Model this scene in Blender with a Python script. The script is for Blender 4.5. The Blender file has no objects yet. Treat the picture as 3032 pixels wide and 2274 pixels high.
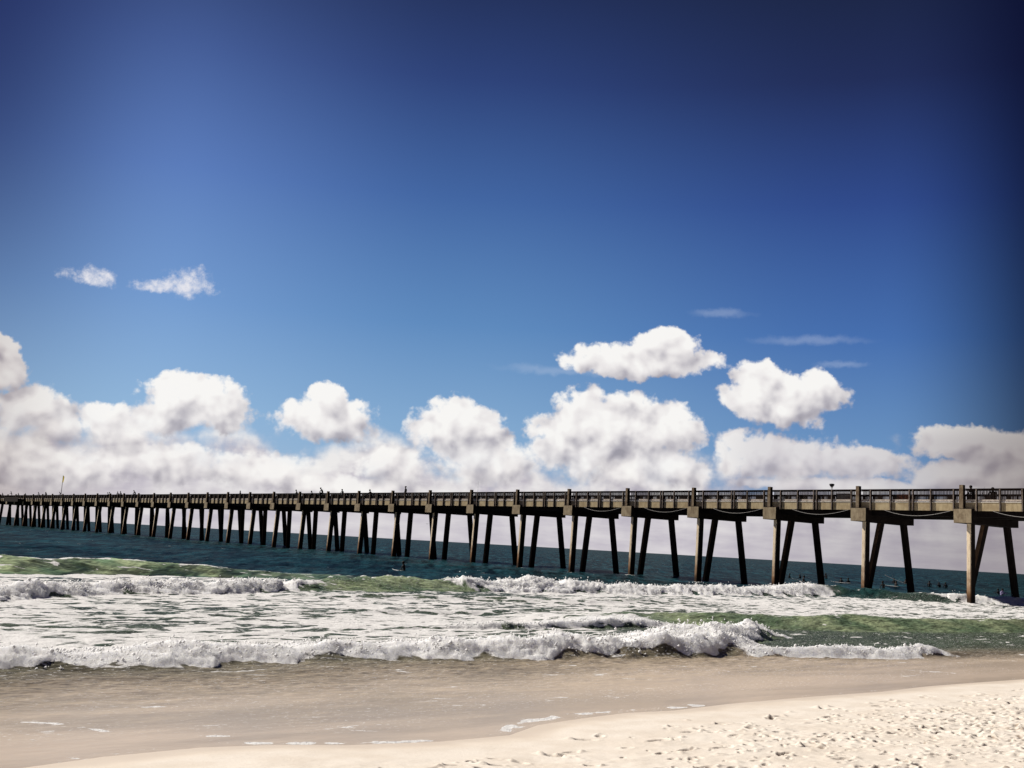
import bpy, bmesh, math, random
import numpy as np
random.seed(7)
RNG = np.random.default_rng(11)
sc = bpy.context.scene
COL = sc.collection
R = math.radians

# ------------------------------------------------------------------ helpers
def tag(o, label=None, cat=None, group=None, kind=None):
    if label: o["label"] = label
    if cat: o["category"] = cat
    if group: o["group"] = group
    if kind: o["kind"] = kind
    return o

def empty(name, loc=(0, 0, 0), rz=0.0):
    o = bpy.data.objects.new(name, None)
    COL.objects.link(o)
    o.location = loc
    o.rotation_euler = (0, 0, rz)
    o.empty_display_size = 0.2
    return o

class MB:
    """collects boxes / bars / tubes and links them as one mesh object"""
    def __init__(s):
        s.v = []; s.f = []; s.m = []
    def box(s, x0, x1, y0, y1, z0, z1, m=0, mats=None):
        b = len(s.v)
        s.v += [(x0,y0,z0),(x1,y0,z0),(x1,y1,z0),(x0,y1,z0),(x0,y0,z1),(x1,y0,z1),(x1,y1,z1),(x0,y1,z1)]
        fs = [(0,3,2,1),(4,5,6,7),(0,1,5,4),(1,2,6,5),(2,3,7,6),(3,0,4,7)]   # bottom top -y +x +y -x
        for i, f in enumerate(fs):
            s.f.append(tuple(b+k for k in f)); s.m.append(mats[i] if mats else m)
    def cbox(s, x0, x1, y0, y1, z0, z1, c=0.02, m=0, mats=None, shear=(0, 0)):
        """box with chamfered vertical edges; shear = xy shift of the bottom"""
        b = len(s.v)
        ring = [(x0+c,y0),(x1-c,y0),(x1,y0+c),(x1,y1-c),(x1-c,y1),(x0+c,y1),(x0,y1-c),(x0,y0+c)]
        for z, dx, dy in ((z0, shear[0], shear[1]), (z1, 0, 0)):
            for x, y in ring: s.v.append((x+dx, y+dy, z))
        mm = mats or [m]*4
        side = [mm[0], mm[1], mm[1], mm[1], mm[2], mm[3], mm[3], mm[3]]
        for i in range(8):
            j = (i+1) % 8
            s.f.append((b+i, b+j, b+8+j, b+8+i)); s.m.append(side[i])
        s.f.append(tuple(b+8+i for i in range(8))); s.m.append(mm[1])
        s.f.append(tuple(b+7-i for i in range(8))); s.m.append(mm[1])
    def tube(s, pts, r, n=6, m=0, taper=None):
        b = len(s.v); P = [np.array(p, float) for p in pts]
        for i, p in enumerate(P):
            d = P[min(i+1, len(P)-1)] - P[max(i-1, 0)]
            d /= (np.linalg.norm(d) + 1e-9)
            a = np.cross(d, (0, 0, 1.0) if abs(d[2]) < .9 else (1.0, 0, 0)); a /= np.linalg.norm(a)
            c = np.cross(d, a)
            rr = r if taper is None else r*(1+(taper-1)*i/(len(P)-1))
            for k in range(n):
                t = 2*math.pi*k/n
                s.v.append(tuple(p + rr*(math.cos(t)*a + math.sin(t)*c)))
        for i in range(len(P)-1):
            for k in range(n):
                k2 = (k+1) % n
                s.f.append((b+i*n+k, b+i*n+k2, b+(i+1)*n+k2, b+(i+1)*n+k)); s.m.append(m)
        s.f.append(tuple(b+k for k in range(n))[::-1]); s.m.append(m)
        s.f.append(tuple(b+(len(P)-1)*n+k for k in range(n))); s.m.append(m)
    def lathe(s, prof, n=14, c=(0, 0, 0), m=0):
        b = len(s.v)
        for r, z in prof:
            for k in range(n):
                t = 2*math.pi*k/n
                s.v.append((c[0]+r*math.cos(t), c[1]+r*math.sin(t), c[2]+z))
        for i in range(len(prof)-1):
            for k in range(n):
                k2 = (k+1) % n
                s.f.append((b+i*n+k, b+i*n+k2, b+(i+1)*n+k2, b+(i+1)*n+k)); s.m.append(m)
        s.f.append(tuple(b+k for k in range(n))[::-1]); s.m.append(m)
        s.f.append(tuple(b+(len(prof)-1)*n+k for k in range(n))); s.m.append(m)
    def build(s, name, mats, parent=None, smooth=False):
        me = bpy.data.meshes.new(name)
        me.from_pydata(s.v, [], s.f)
        for mt in (mats if isinstance(mats, (list, tuple)) else [mats]): me.materials.append(mt)
        me.polygons.foreach_set("material_index", s.m)
        if smooth: me.polygons.foreach_set("use_smooth", [True]*len(s.f))
        me.update()
        bm = bmesh.new(); bm.from_mesh(me)
        bmesh.ops.recalc_face_normals(bm, faces=bm.faces); bm.to_mesh(me); bm.free()
        o = bpy.data.objects.new(name, me)
        COL.objects.link(o)
        if parent: o.parent = parent
        return o

# vectorised gradient noise -------------------------------------------------
_T = RNG.permutation(4096).astype(np.int32)
_ANG = RNG.random(4096)*2*np.pi
_GX = np.cos(_ANG).astype(np.float32); _GY = np.sin(_ANG).astype(np.float32)
def gnoise(x, y):
    xi = np.floor(x).astype(np.int32); yi = np.floor(y).astype(np.int32)
    fx = (x-xi).astype(np.float32); fy = (y-yi).astype(np.float32)
    u = fx*fx*fx*(fx*(fx*6-15)+10); v = fy*fy*fy*(fy*(fy*6-15)+10)
    def g(ix, iy, dx, dy):
        h = _T[(_T[ix & 4095] + iy) & 4095]
        return _GX[h]*dx + _GY[h]*dy
    a = g(xi, yi, fx, fy); b = g(xi+1, yi, fx-1, fy)
    c = g(xi, yi+1, fx, fy-1); d = g(xi+1, yi+1, fx-1, fy-1)
    return ((a+(b-a)*u) + ((c+(d-c)*u)-(a+(b-a)*u))*v)*1.5
def fbm(x, y, o=4, gain=.5):
    s = 0; a = 1; t = 0
    for i in range(o):
        s = s + a*gnoise(x*2**i+i*17.3, y*2**i-i*9.1); t += a; a *= gain
    return s/t
def billow(x, y, o=3, gain=.55):
    s = 0; a = 1; t = 0
    for i in range(o):
        s = s + a*(1-2.2*np.abs(gnoise(x*2**i+i*31.7, y*2**i+i*5.9))); t += a; a *= gain
    return s/t
def sstep(a, b, x):
    t = np.clip((x-a)/(b-a), 0, 1); return t*t*(3-2*t)

def grid_object(name, X, Y, Z, attrs, mat, wrap=False):
    nr, nc = X.shape
    me = bpy.data.meshes.new(name)
    co = np.stack([X, Y, Z], -1).reshape(-1, 3).astype(np.float32)
    cols = nc if wrap else nc-1
    ii, jj = np.meshgrid(np.arange(nr-1), np.arange(cols), indexing='ij')
    j2 = (jj+1) % nc
    quads = np.stack([ii*nc+jj, ii*nc+j2, (ii+1)*nc+j2, (ii+1)*nc+jj], -1).reshape(-1, 4).astype(np.int32)
    nq = len(quads)
    me.vertices.add(len(co)); me.vertices.foreach_set("co", co.ravel())
    me.loops.add(nq*4); me.loops.foreach_set("vertex_index", quads.ravel())
    me.polygons.add(nq)
    me.polygons.foreach_set("loop_start", np.arange(0, nq*4, 4, dtype=np.int32))
    me.polygons.foreach_set("use_smooth", np.ones(nq, dtype=bool))
    me.update(calc_edges=True)
    for k, v in attrs.items():
        a = me.attributes.new(k, 'FLOAT', 'POINT'); a.data.foreach_set("value", v.ravel().astype(np.float32))
    me.materials.append(mat)
    o = bpy.data.objects.new(name, me); COL.objects.link(o)
    return o

# node helper ----------------------------------------------------------------
class NT:
    def __init__(s, tree): s.t = tree
    def n(s, typ, props=None, **ins):
        nd = s.t.nodes.new(typ)
        for k, v in (props or {}).items(): setattr(nd, k, v)
        for k, v in ins.items():
            key = int(k[1:]) if k[0] == 'i' and k[1:].isdigit() else k.replace('_', ' ')
            s.put(nd.inputs[key], v)
        return nd
    def put(s, sock, v):
        if isinstance(v, bpy.types.NodeSocket): s.t.links.new(v, sock)
        elif isinstance(v, bpy.types.Node): s.t.links.new(v.outputs[0], sock)
        else: sock.default_value = v
    def math(s, op, a, b=0.0, c=None, clamp=False):
        nd = s.n('ShaderNodeMath', {'operation': op, 'use_clamp': clamp}); s.put(nd.inputs[0], a); s.put(nd.inputs[1], b)
        if c is not None: s.put(nd.inputs[2], c)
        return nd.outputs[0]
    def vm(s, op, a, b=None, out=0):
        nd = s.n('ShaderNodeVectorMath', {'operation': op}); s.put(nd.inputs[0], a)
        if b is not None: s.put(nd.inputs[1], b)
        return nd.outputs[out]
    def mr(s, v, a, b, c=0.0, d=1.0, smooth=True):
        nd = s.n('ShaderNodeMapRange', {'interpolation_type': 'SMOOTHSTEP' if smooth else 'LINEAR'})
        for i, q in enumerate((v, a, b, c, d)): s.put(nd.inputs[i], q)
        return nd.outputs[0]
    def mix(s, f, a, b, blend='MIX'):
        nd = s.n('ShaderNodeMix', {'data_type': 'RGBA', 'blend_type': blend})
        s.put(nd.inputs[0], f); s.put(nd.inputs[6], a); s.put(nd.inputs[7], b)
        return nd.outputs[2]
    def ramp(s, f, stops, interp='LINEAR'):
        nd = s.n('ShaderNodeValToRGB'); s.put(nd.inputs[0], f); cr = nd.color_ramp; cr.interpolation = interp
        while len(cr.elements) < len(stops): cr.elements.new(0.5)
        for e, (p, c) in zip(cr.elements, stops): e.position = p; e.color = (*c, 1) if len(c) == 3 else c
        return nd.outputs[0]
    def noise(s, vec, scale, detail=3, rough=.5, dist=0.0, out=0, **k):
        nd = s.n('ShaderNodeTexNoise', Scale=scale, Detail=detail, Roughness=rough, Distortion=dist)
        s.put(nd.inputs['Vector'], vec); return nd.outputs[out]
    def attr(s, name):
        nd = s.n('ShaderNodeAttribute', {'attribute_name': name}); return nd.outputs['Fac']

def S(r, g, b):   # sRGB 0-255 -> linear
    f = lambda c: (c/255/12.92) if c/255 <= .04045 else ((c/255+.055)/1.055)**2.4
    return (f(r), f(g), f(b))

def new_mat(name):
    m = bpy.data.materials.new(name); m.use_nodes = True
    m.node_tree.nodes.clear(); n = NT(m.node_tree)
    out = n.n('ShaderNodeOutputMaterial')
    return m, n, out
def c4(c): return (*c, 1.0)

def weathered(name, base, dark, scale=3.0, amt=.6, rough=.85, streak=0.0, bump=.3, spec=.2):
    m, n, out = new_mat(name)
    tc = n.n('ShaderNodeTexCoord').outputs['Object']
    a = n.noise(tc, scale, 5, .62)
    b = n.noise(n.vm('MULTIPLY', tc, (1, 1, .25 if streak else 1)), scale*4, 4, .6)
    f = n.math('ADD', n.math('MULTIPLY', a, .65), n.math('MULTIPLY', b, .35))
    f = n.mr(f, .38, .62)
    col = n.mix(n.math('MULTIPLY', f, amt), c4(base), c4(dark))
    if streak:
        g = n.noise(n.vm('MULTIPLY', tc, (5, 5, .5)), 2.0, 4, .6)
        col = n.mix(n.math('MULTIPLY', n.mr(g, .52, .7), streak), col, c4(dark))
    bs = n.n('ShaderNodeBsdfPrincipled', Roughness=rough)
    bs.inputs['Specular IOR Level'].default_value = spec
    n.put(bs.inputs['Base Color'], col)
    bp = n.n('ShaderNodeBump', Strength=bump, Distance=.02); n.put(bp.inputs['Height'], b)
    n.put(bs.inputs['Normal'], bp.outputs[0])
    n.put(out.inputs[0], bs.outputs[0])
    return m

M = {}
M['concrete_lit'] = weathered('pier_concrete_seaworn_sunlit', (.38, .31, .205), (.16, .115, .07), 1.3, .75, .9, .5)  # lighter copy for sun-facing cap ends, sunlight put into the colour
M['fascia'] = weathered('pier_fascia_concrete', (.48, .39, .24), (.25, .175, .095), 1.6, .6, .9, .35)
M['concrete_dark'] = weathered('pier_concrete_shade_dark', (.016, .012, .011), (.007, .005, .005), 2.0, .8, .92, .4, spec=.08)  # shade put into the colour: undersides and faces turned from the sun
M['pile_lit'] = None
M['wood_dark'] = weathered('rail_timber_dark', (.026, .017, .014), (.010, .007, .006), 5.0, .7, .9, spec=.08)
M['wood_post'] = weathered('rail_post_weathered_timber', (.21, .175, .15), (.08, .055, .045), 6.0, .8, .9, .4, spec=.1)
M['wood_side'] = weathered('rail_post_shaded_timber', (.022, .015, .013), (.010, .007, .006), 6.0, .7, .9, spec=.08)  # post faces turned from the sun, their shade put into the colour
M['board'] = weathered('pale_kick_board', (.58, .51, .44), (.25, .19, .15), 4.0, .6, .85, spec=.1)
M['lip'] = weathered('pale_deck_lip', (.78, .72, .62), (.5, .42, .32), 3.0, .4, .8, spec=.1)
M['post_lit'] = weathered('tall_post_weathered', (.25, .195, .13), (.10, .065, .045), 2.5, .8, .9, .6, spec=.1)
M['cable'] = weathered('grey_cable', (.42, .40, .38), (.25, .24, .22), 5.0, .4, .6)
M['metal_dark'] = weathered('dark_lamp_metal', (.012, .012, .018), (.03, .02, .02), 8.0, .3, .5)
M['glass_white'] = weathered('pale_lamp_glass', (.75, .75, .72), (.6, .6, .6), 8.0, .2, .3)
M['flag'] = weathered('yellow_flag_cloth', (.95, .75, .05), (.85, .6, .03), 5.0, .4, .9)
M['wetsuit'] = weathered('black_neoprene', (.008, .008, .010), (.014, .012, .014), 10.0, .4, .6)
M['wetsuit_lilac'] = weathered('lilac_rash_guard', (.42, .36, .60), (.3, .25, .45), 10.0, .4, .6)
M['skin'] = weathered('skin', (.20, .11, .075), (.15, .08, .05), 12.0, .4, .6)
M['hair'] = weathered('dark_hair', (.012, .009, .008), (.02, .015, .012), 14.0, .5, .7)
M['shirt'] = weathered('dark_shirt', (.020, .018, .022), (.010, .009, .012), 9.0, .5, .9)
M['trousers'] = weathered('dark_trousers', (.015, .014, .018), (.009, .008, .01), 9.0, .5, .9)
M['board_white'] = weathered('white_surfboard', (.80, .80, .76), (.65, .66, .62), 5.0, .3, .35)
M['orange'] = weathered('orange_plastic', (.75, .20, .06), (.55, .13, .04), 5.0, .3, .5)
M['white_pl'] = weathered('white_plastic', (.75, .72, .66), (.6, .56, .5), 5.0, .3, .5)
M['teal_pl'] = weathered('teal_plastic', (.06, .25, .27), (.04, .18, .2), 5.0, .3, .5)
M['pink_pl'] = weathered('faded_red_plastic', (.55, .25, .18), (.4, .16, .12), 5.0, .3, .5)
M['bird'] = weathered('dark_plumage', (.02, .018, .018), (.04, .035, .03), 20.0, .5, .9)

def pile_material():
    # sunlit copy, light put into the colour: pale concrete above, brown marine growth towards the waterline
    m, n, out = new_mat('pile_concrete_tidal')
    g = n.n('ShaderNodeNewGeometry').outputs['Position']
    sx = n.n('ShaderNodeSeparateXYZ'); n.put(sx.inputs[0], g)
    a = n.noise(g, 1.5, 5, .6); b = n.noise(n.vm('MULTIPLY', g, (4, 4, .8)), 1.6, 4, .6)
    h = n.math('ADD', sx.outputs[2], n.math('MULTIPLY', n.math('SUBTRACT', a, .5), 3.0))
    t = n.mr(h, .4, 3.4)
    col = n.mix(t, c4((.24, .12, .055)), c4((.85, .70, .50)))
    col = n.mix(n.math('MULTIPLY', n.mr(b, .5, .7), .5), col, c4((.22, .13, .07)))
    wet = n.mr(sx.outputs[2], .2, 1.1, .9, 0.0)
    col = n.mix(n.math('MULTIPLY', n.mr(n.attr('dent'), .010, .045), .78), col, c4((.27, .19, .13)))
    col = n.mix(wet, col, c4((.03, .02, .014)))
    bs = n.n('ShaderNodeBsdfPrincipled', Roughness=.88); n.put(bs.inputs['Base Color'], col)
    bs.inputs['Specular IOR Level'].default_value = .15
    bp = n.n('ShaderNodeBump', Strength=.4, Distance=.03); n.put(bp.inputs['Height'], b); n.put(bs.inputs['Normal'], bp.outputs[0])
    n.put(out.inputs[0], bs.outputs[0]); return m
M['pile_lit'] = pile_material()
M['pile_mid'] = weathered('pile_concrete_deck_shade', (.085, .05, .03), (.03, .018, .012), 1.5, .8, .92, .5, spec=.1)  # middle piles: shade under the deck put into the colour

# ------------------------------------------------------------------ camera
f_px, pitch, roll, CH = 3211.3, .1474, .0562, 2.4365
from mathutils import Matrix, Vector
Fv = np.array([0, math.cos(pitch), math.sin(pitch)]); Rv = np.array([1, 0, 0.]); Uv = np.cross(Rv, Fv)
rr_ = math.cos(roll)*Rv + math.sin(roll)*Uv; uu_ = -math.sin(roll)*Rv + math.cos(roll)*Uv
cam = bpy.data.cameras.new('camera'); co = bpy.data.objects.new('camera', cam); COL.objects.link(co)
cam.sensor_width = 36; cam.lens = f_px/3032*36; cam.clip_start = .1; cam.clip_end = 60000
co.matrix_world = Matrix(((rr_[0], uu_[0], -Fv[0], 0), (rr_[1], uu_[1], -Fv[1], 0), (rr_[2], uu_[2], -Fv[2], CH), (0, 0, 0, 1)))
sc.camera = co

# ------------------------------------------------------------------ sun
SAZ = math.atan2(-.900, .436)        # azimuth of the sun from +Y (negative = left)
SEL = R(40)
sdir = Vector((math.sin(SAZ)*math.cos(SEL), math.cos(SAZ)*math.cos(SEL), math.sin(SEL)))
sl = bpy.data.lights.new('sun', 'SUN'); sl.energy = 5.0; sl.angle = R(.53); sl.color = (1.0, .94, .85)
so = bpy.data.objects.new('sun', sl); COL.objects.link(so)
so.rotation_euler = sdir.to_track_quat('Z', 'Y').to_euler(); so.location = (0, 0, 50)

# ------------------------------------------------------------------ world: sky and clouds
PUFFS = [(-25.29,7.16,1.1,1.35),(-25.62,8.23,.49,.54),(-24.04,5.17,2.32,1.35),(-22.53,4.64,1.1,.93),(-25.03,3.07,1.83,1.47),(-20.19,4.74,1.71,1.22),(-16.34,6.25,2.89,1.52),(-17.93,5.29,1.47,1.1),(-14.71,6.04,1.42,1.22),(-9.76,5.96,2.81,1.27),(-9.49,7.02,.98,.93),(-22.91,2.46,3.91,1.35),(-17.6,3.11,3.67,1.22),(-12.82,3.1,3.42,1.03),(-5.98,3.8,2.08,1.17),(-2.7,5.83,2.81,1.83),(-1.13,4.21,2.94,1.47),(5.39,6.02,4.28,2.45),(8.28,6.38,1.96,1.47),(3.46,5.44,2.69,1.96),(7.39,4.41,3.67,1.47),(6.93,10.02,4.4,.93),(8.13,10.74,1.71,1.03),(14.17,8.13,3.06,1.42),(12.98,9.06,1.35,1.17),(15.89,8.52,1.22,1.22),(13.99,5.28,3.67,1.35),(17.63,5.05,3.18,.86),(22.4,6.3,2.08,.93),(24.27,5.77,2.2,1.1),(22.81,4.51,3.18,.86),(25.27,4.91,1.96,1.47),(-8.3,2.57,4.89,.73),(17.86,3.9,7.34,.44),
 (-32,5.5,4.5,2.2),(-40,4.5,4.5,1.8),(33,5,4.5,2.0),(42,5.5,5,2.2)]
WISPS = [(-21.72,11.99,1.7,.62),(-17.14,12.17,1.8,.85),(-18.95,12.02,1.2,.4)]
FAINT = [(10.98,12.61,1.6,.26),(15.51,11.22,2.9,.28),(17.13,10.01,1.3,.18),(2.3,9.3,3.2,.25),(5,7.3,2,.3)]
def density_group(name, puffs, wisps):
    g = bpy.data.node_groups.new(name, 'ShaderNodeTree')
    g.interface.new_socket('P', in_out='INPUT', socket_type='NodeSocketVector')
    for nm in ('D', 'W', 'L'): g.interface.new_socket(nm, in_out='OUTPUT', socket_type='NodeSocketFloat')
    n = NT(g); gi = n.n('NodeGroupInput'); go = n.n('NodeGroupOutput'); p = gi.outputs[0]
    w1 = n.noise(p, .42, 1, .5, out=1); w2 = n.noise(p, 1.5, 3, .6, out=1)
    off = n.vm('ADD', n.vm('MULTIPLY', n.vm('SUBTRACT', w1, (.5, .5, .5)), (1.7, .8, 0)),
               n.vm('MULTIPLY', n.vm('SUBTRACT', w2, (.5, .5, .5)), (.75, .55, 0)))
    q = n.vm('ADD', p, off)
    def env(lst, src):
        best = None
        for (a, e, rx, ry) in lst:
            d = n.vm('MULTIPLY', n.vm('SUBTRACT', src, (a, e, 0)), (1/rx, 1/ry, 0))
            L = n.vm('DOT_PRODUCT', d, d, out=1)
            best = L if best is None else n.n('ShaderNodeMath', {'operation': 'SMOOTH_MIN'}, i0=best, i1=L, i2=.25).outputs[0]
        return n.math('SUBTRACT', 1.0, best)
    e1 = n.math('MULTIPLY', n.math('MAXIMUM', env(puffs, q), -1.5), .55)
    vo = n.n('ShaderNodeTexVoronoi', {'feature': 'SMOOTH_F1', 'voronoi_dimensions': '2D'}, Scale=.95, Detail=2.0, Roughness=.5, Lacunarity=2.3, Smoothness=.45)
    n.put(vo.inputs['Vector'], n.vm('ADD', p, n.vm('MULTIPLY', off, (.35, .35, 0))))
    bil = n.math('SUBTRACT', .46, vo.outputs['Distance'])
    fb = n.math('SUBTRACT', n.noise(p, .85, 7, .62), .5)
    d = n.math('ADD', n.math('ADD', e1, n.math('MULTIPLY', bil, CB)), n.math('MULTIPLY', fb, CF))
    n.put(go.inputs[0], n.math('ADD', d, CO)); 
    lowf = n.math('SUBTRACT', n.noise(p, .70, 2.0, .5), .5)
    off2 = n.vm('MULTIPLY', n.vm('SUBTRACT', w1, (.5, .5, .5)), (1.7, .8, 0))
    e3 = n.math('MULTIPLY', n.math('MAXIMUM', env(puffs, n.vm('ADD', p, off2)), -1.5), .50)
    v2 = n.n('ShaderNodeTexVoronoi', {'feature': 'SMOOTH_F1', 'voronoi_dimensions': '2D'}, Scale=.80, Detail=1.0, Roughness=.45, Lacunarity=2.4, Smoothness=.5)
    n.put(v2.inputs['Vector'], n.vm('ADD', p, off2))
    n.put(go.inputs[2], n.math('ADD', n.math('ADD', e3, n.math('MULTIPLY', lowf, .7)), n.math('MULTIPLY', v2.outputs['Distance'], -.50)))
    if wisps:
        e2 = env(wisps, n.vm('ADD', p, n.vm('MULTIPLY', off, (1.2, 1.0, 0))))
        n.put(go.inputs[1], n.math('ADD', n.math('MAXIMUM', e2, -1.5), n.math('MULTIPLY', n.math('SUBTRACT', n.noise(p, 1.3, 6, .65), .5), 3.2)))
    return g
CB, CF, CO = .30, .80, .12
world = bpy.data.worlds.new('World'); sc.world = world; world.use_nodes = True
world.node_tree.nodes.clear(); n = NT(world.node_tree)
out = n.n('ShaderNodeOutputWorld'); bg = n.n('ShaderNodeBackground')
n.put(out.inputs[0], bg.outputs[0])
tc = n.n('ShaderNodeTexCoord').outputs['Generated']
sx = n.n('ShaderNodeSeparateXYZ'); n.put(sx.inputs[0], tc)
az = n.math('MULTIPLY', n.math('ARCTAN2', sx.outputs[0], sx.outputs[1]), 57.29578)
el = n.math('MULTIPLY', n.math('ARCSINE', sx.outputs[2]), 57.29578)
P = n.n('ShaderNodeCombineXYZ', i0=az, i1=el, i2=0.0).outputs[0]
sky = n.n('ShaderNodeTexSky', {'sky_type': 'NISHITA', 'sun_disc': False, 'sun_elevation': SEL, 'sun_rotation': SAZ, 'air_density': 1.0, 'dust_density': .6, 'ozone_density': 3.0})
nish = n.vm('SCALE', sky.outputs[0]); nish.node.inputs['Scale'].default_value = .10
elf = n.math('DIVIDE', el, 30.0, clamp=True)
# sky tone by elevation, sunward (left) side and far (right) side
left = n.ramp(elf, [(0, S(164,190,220)), (.2, S(142,180,218)), (.38, S(114,154,208)), (.6, S(88,122,188)), (.8, S(66,92,156)), (1, S(34,48,100))])
midc = n.ramp(elf, [(0, S(152,182,212)), (.2, S(126,166,207)), (.38, S(88,134,188)), (.6, S(56,94,158)), (.8, S(34,56,118)), (1, S(14,22,66))])
right = n.ramp(elf, [(0, S(120,150,190)), (.2, S(98,140,190)), (.38, S(60,104,172)), (.6, S(34,62,134)), (.8, S(17,25,78)), (1, S(6,8,36))])
back = n.ramp(elf, [(0, S(60,80,120)), (.3, S(30,50,110)), (1, S(14,22,70))])  # unseen sky behind the camera, made dark to lessen fill light
c = n.mix(n.mr(az, -22, -3), left, midc); c = n.mix(n.mr(az, -3, 19), c, right)
aab = n.math('ABSOLUTE', az)
c = n.mix(n.mr(aab, 50, 110), c, back)
c = n.mix(.10, c, nish)
c = n.mix(n.mr(az, 19, 28.5, 0, .95), c, c4(S(8, 10, 38)))  # vignette darkening at sides and top put into the sky colour
c = n.mix(n.math('MULTIPLY', n.mr(az, -17, -29), n.mr(el, 2, 22, .20, .80)), c, c4(S(26, 34, 84)))
c = n.mix(n.mr(el, 17, 32, 0, .25), c, c4(S(12, 16, 56)))
# low bank of distant cloud with lumpy top, streaky towards the horizon
st = n.noise(n.vm('MULTIPLY', P, (.16, .9, 0)), 1.2, 5, .6)
lump = n.noise(P, .36, 5, .5)
lump2 = n.noise(n.vm('ADD', P, (-.5, .6, 0)), .36, 5, .5)
hz = n.math('MULTIPLY', n.mr(n.math('ADD', el, n.math('MULTIPLY', n.math('SUBTRACT', lump, .5), -8.0)), 5.3, 3.2, 0.0, 1.0), .92)
hl = n.math('ADD', n.math('MULTIPLY', n.math('SUBTRACT', lump, lump2), n.mr(el, .8, 3.6, .5, 3.0)), n.math('MULTIPLY', n.math('SUBTRACT', st, .5), 1.0))
hl = n.math('ADD', hl, n.mr(el, 0, 4.5, .52, .74))
hcol = n.ramp(hl, [(0, S(170,162,174)), (.4, S(198,190,198)), (.7, S(224,218,219)), (1, S(242,238,235))])
hcol = n.mix(n.mr(az, 8, 27), hcol, n.mix(.52, hcol, c4(S(96,84,88))))
hcol = n.mix(n.mr(az, -18, -27), hcol, n.mix(.5, hcol, c4(S(150,128,118))))
c = n.mix(hz, c, hcol)
# faint high streaks
ef = None
for (a, e, rx, ry) in FAINT:
    L = n.vm('LENGTH', n.vm('MULTIPLY', n.vm('SUBTRACT', n.vm('ADD', P, n.vm('MULTIPLY', n.vm('SUBTRACT', n.noise(P, .9, 4, .6, out=1), (.5, .5, .5)), (2.0, .8, 0))), (a, e, 0)), (1/rx, 1/ry, 0)), out=1)
    ef = L if ef is None else n.math('MINIMUM', ef, L)
c = n.mix(n.math('MULTIPLY', n.mr(ef, 1.3, .1), .22), c, c4(S(200, 212, 232)))
ground = c4((.10, .10, .11))
base_sky = c
bg.inputs[1].default_value = 1.0
n.put(bg.inputs[0], n.mix(n.mr(el, -.2, -3.0), base_sky, ground))
cur = bg.outputs[0]
# cumulus by azimuth sector (each sector only evaluates the clouds that stand in it)
SECT = [(-46, -19), (-19, -12.5), (-12.5, -5), (-5, 2.2), (2.2, 10.5), (10.5, 18), (18, 48)]
for (a0, a1) in SECT:
    pf = [p_ for p_ in PUFFS if p_[0]+p_[2]*1.35+1.6 > a0 and p_[0]-p_[2]*1.35-1.6 < a1]
    wp = [p_ for p_ in WISPS if p_[0]+p_[2]*1.6+1.6 > a0 and p_[0]-p_[2]*1.6-1.6 < a1]
    dg = density_group('cloud_density', pf, wp)
    def dens(vec):
        g = n.n('ShaderNodeGroup'); g.node_tree = dg; n.put(g.inputs[0], vec); return g
    g0 = dens(P); g1 = dens(n.vm('ADD', P, (-.40, .70, 0)))
    D0 = g0.outputs[0]
    c = base_sky
    if wp:
        wa = n.math('MULTIPLY', n.mr(g0.outputs[1], .1, 1.5), .92)
        c = n.mix(wa, c, c4(S(238, 236, 240)))
    fine = n.math('SUBTRACT', n.noise(P, 2.3, 5, .62), .5)
    broad = n.math('SUBTRACT', n.noise(n.vm('MULTIPLY', P, (.7, 1.1, 0)), .55, 3, .5), .5)
    lit = n.math('MULTIPLY', n.math('SUBTRACT', g0.outputs[2], g1.outputs[2]), 1.0)
    lit = n.math('ADD', lit, n.math('ADD', n.math('MULTIPLY', fine, .26), n.math('MULTIPLY', broad, .55)))
    lit = n.math('ADD', lit, n.math('SUBTRACT', .67, n.mr(el, 4.6, 1.5, 0.0, .10)))
    lit = n.math('SUBTRACT', lit, n.math('MULTIPLY', n.mr(D0, .25, .75), .05))
    cc = n.ramp(lit, [(0, S(158,154,163)), (.25, S(184,180,187)), (.5, S(215,211,213)), (.75, S(238,234,233)), (1, S(250,248,245))])
    cc = n.mix(n.math('MULTIPLY', n.mr(az, 9.5, 13.5, 0, .42), n.mr(el, 7.4, 6.0)), cc, c4(S(178, 172, 182)))
    # vignette darkening towards both sides put into the cloud colour
    cc = n.mix(n.mr(az, 16, 28), cc, n.mix(.62, cc, c4(S(90, 70, 62))))
    cc = n.mix(n.mr(az, -20, -29), cc, n.mix(.5, cc, c4(S(130, 108, 104))))
    al = n.mr(D0, -.06, n.mr(el, 8, 2, .20, .42))
    al = n.math('MULTIPLY', al, n.mr(el, 6.0, 2.5, .97, .85))
    c = n.mix(al, c, cc)
    b2 = n.n('ShaderNodeBackground'); n.put(b2.inputs[0], c)
    inside = n.math('MULTIPLY', n.math('MULTIPLY', n.math('GREATER_THAN', az, a0), n.math('LESS_THAN', az, a1+1e-4)),
                    n.math('MULTIPLY', n.math('GREATER_THAN', el, .0), n.math('LESS_THAN', el, 14.5)))
    ms = n.n('ShaderNodeMixShader'); n.put(ms.inputs[0], inside); n.put(ms.inputs[1], cur); n.put(ms.inputs[2], b2.outputs[0])
    cur = ms.outputs[0]
n.put(out.inputs[0], cur)
world.cycles.sampling_method = 'MANUAL'; world.cycles.sample_map_resolution = 512

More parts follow.
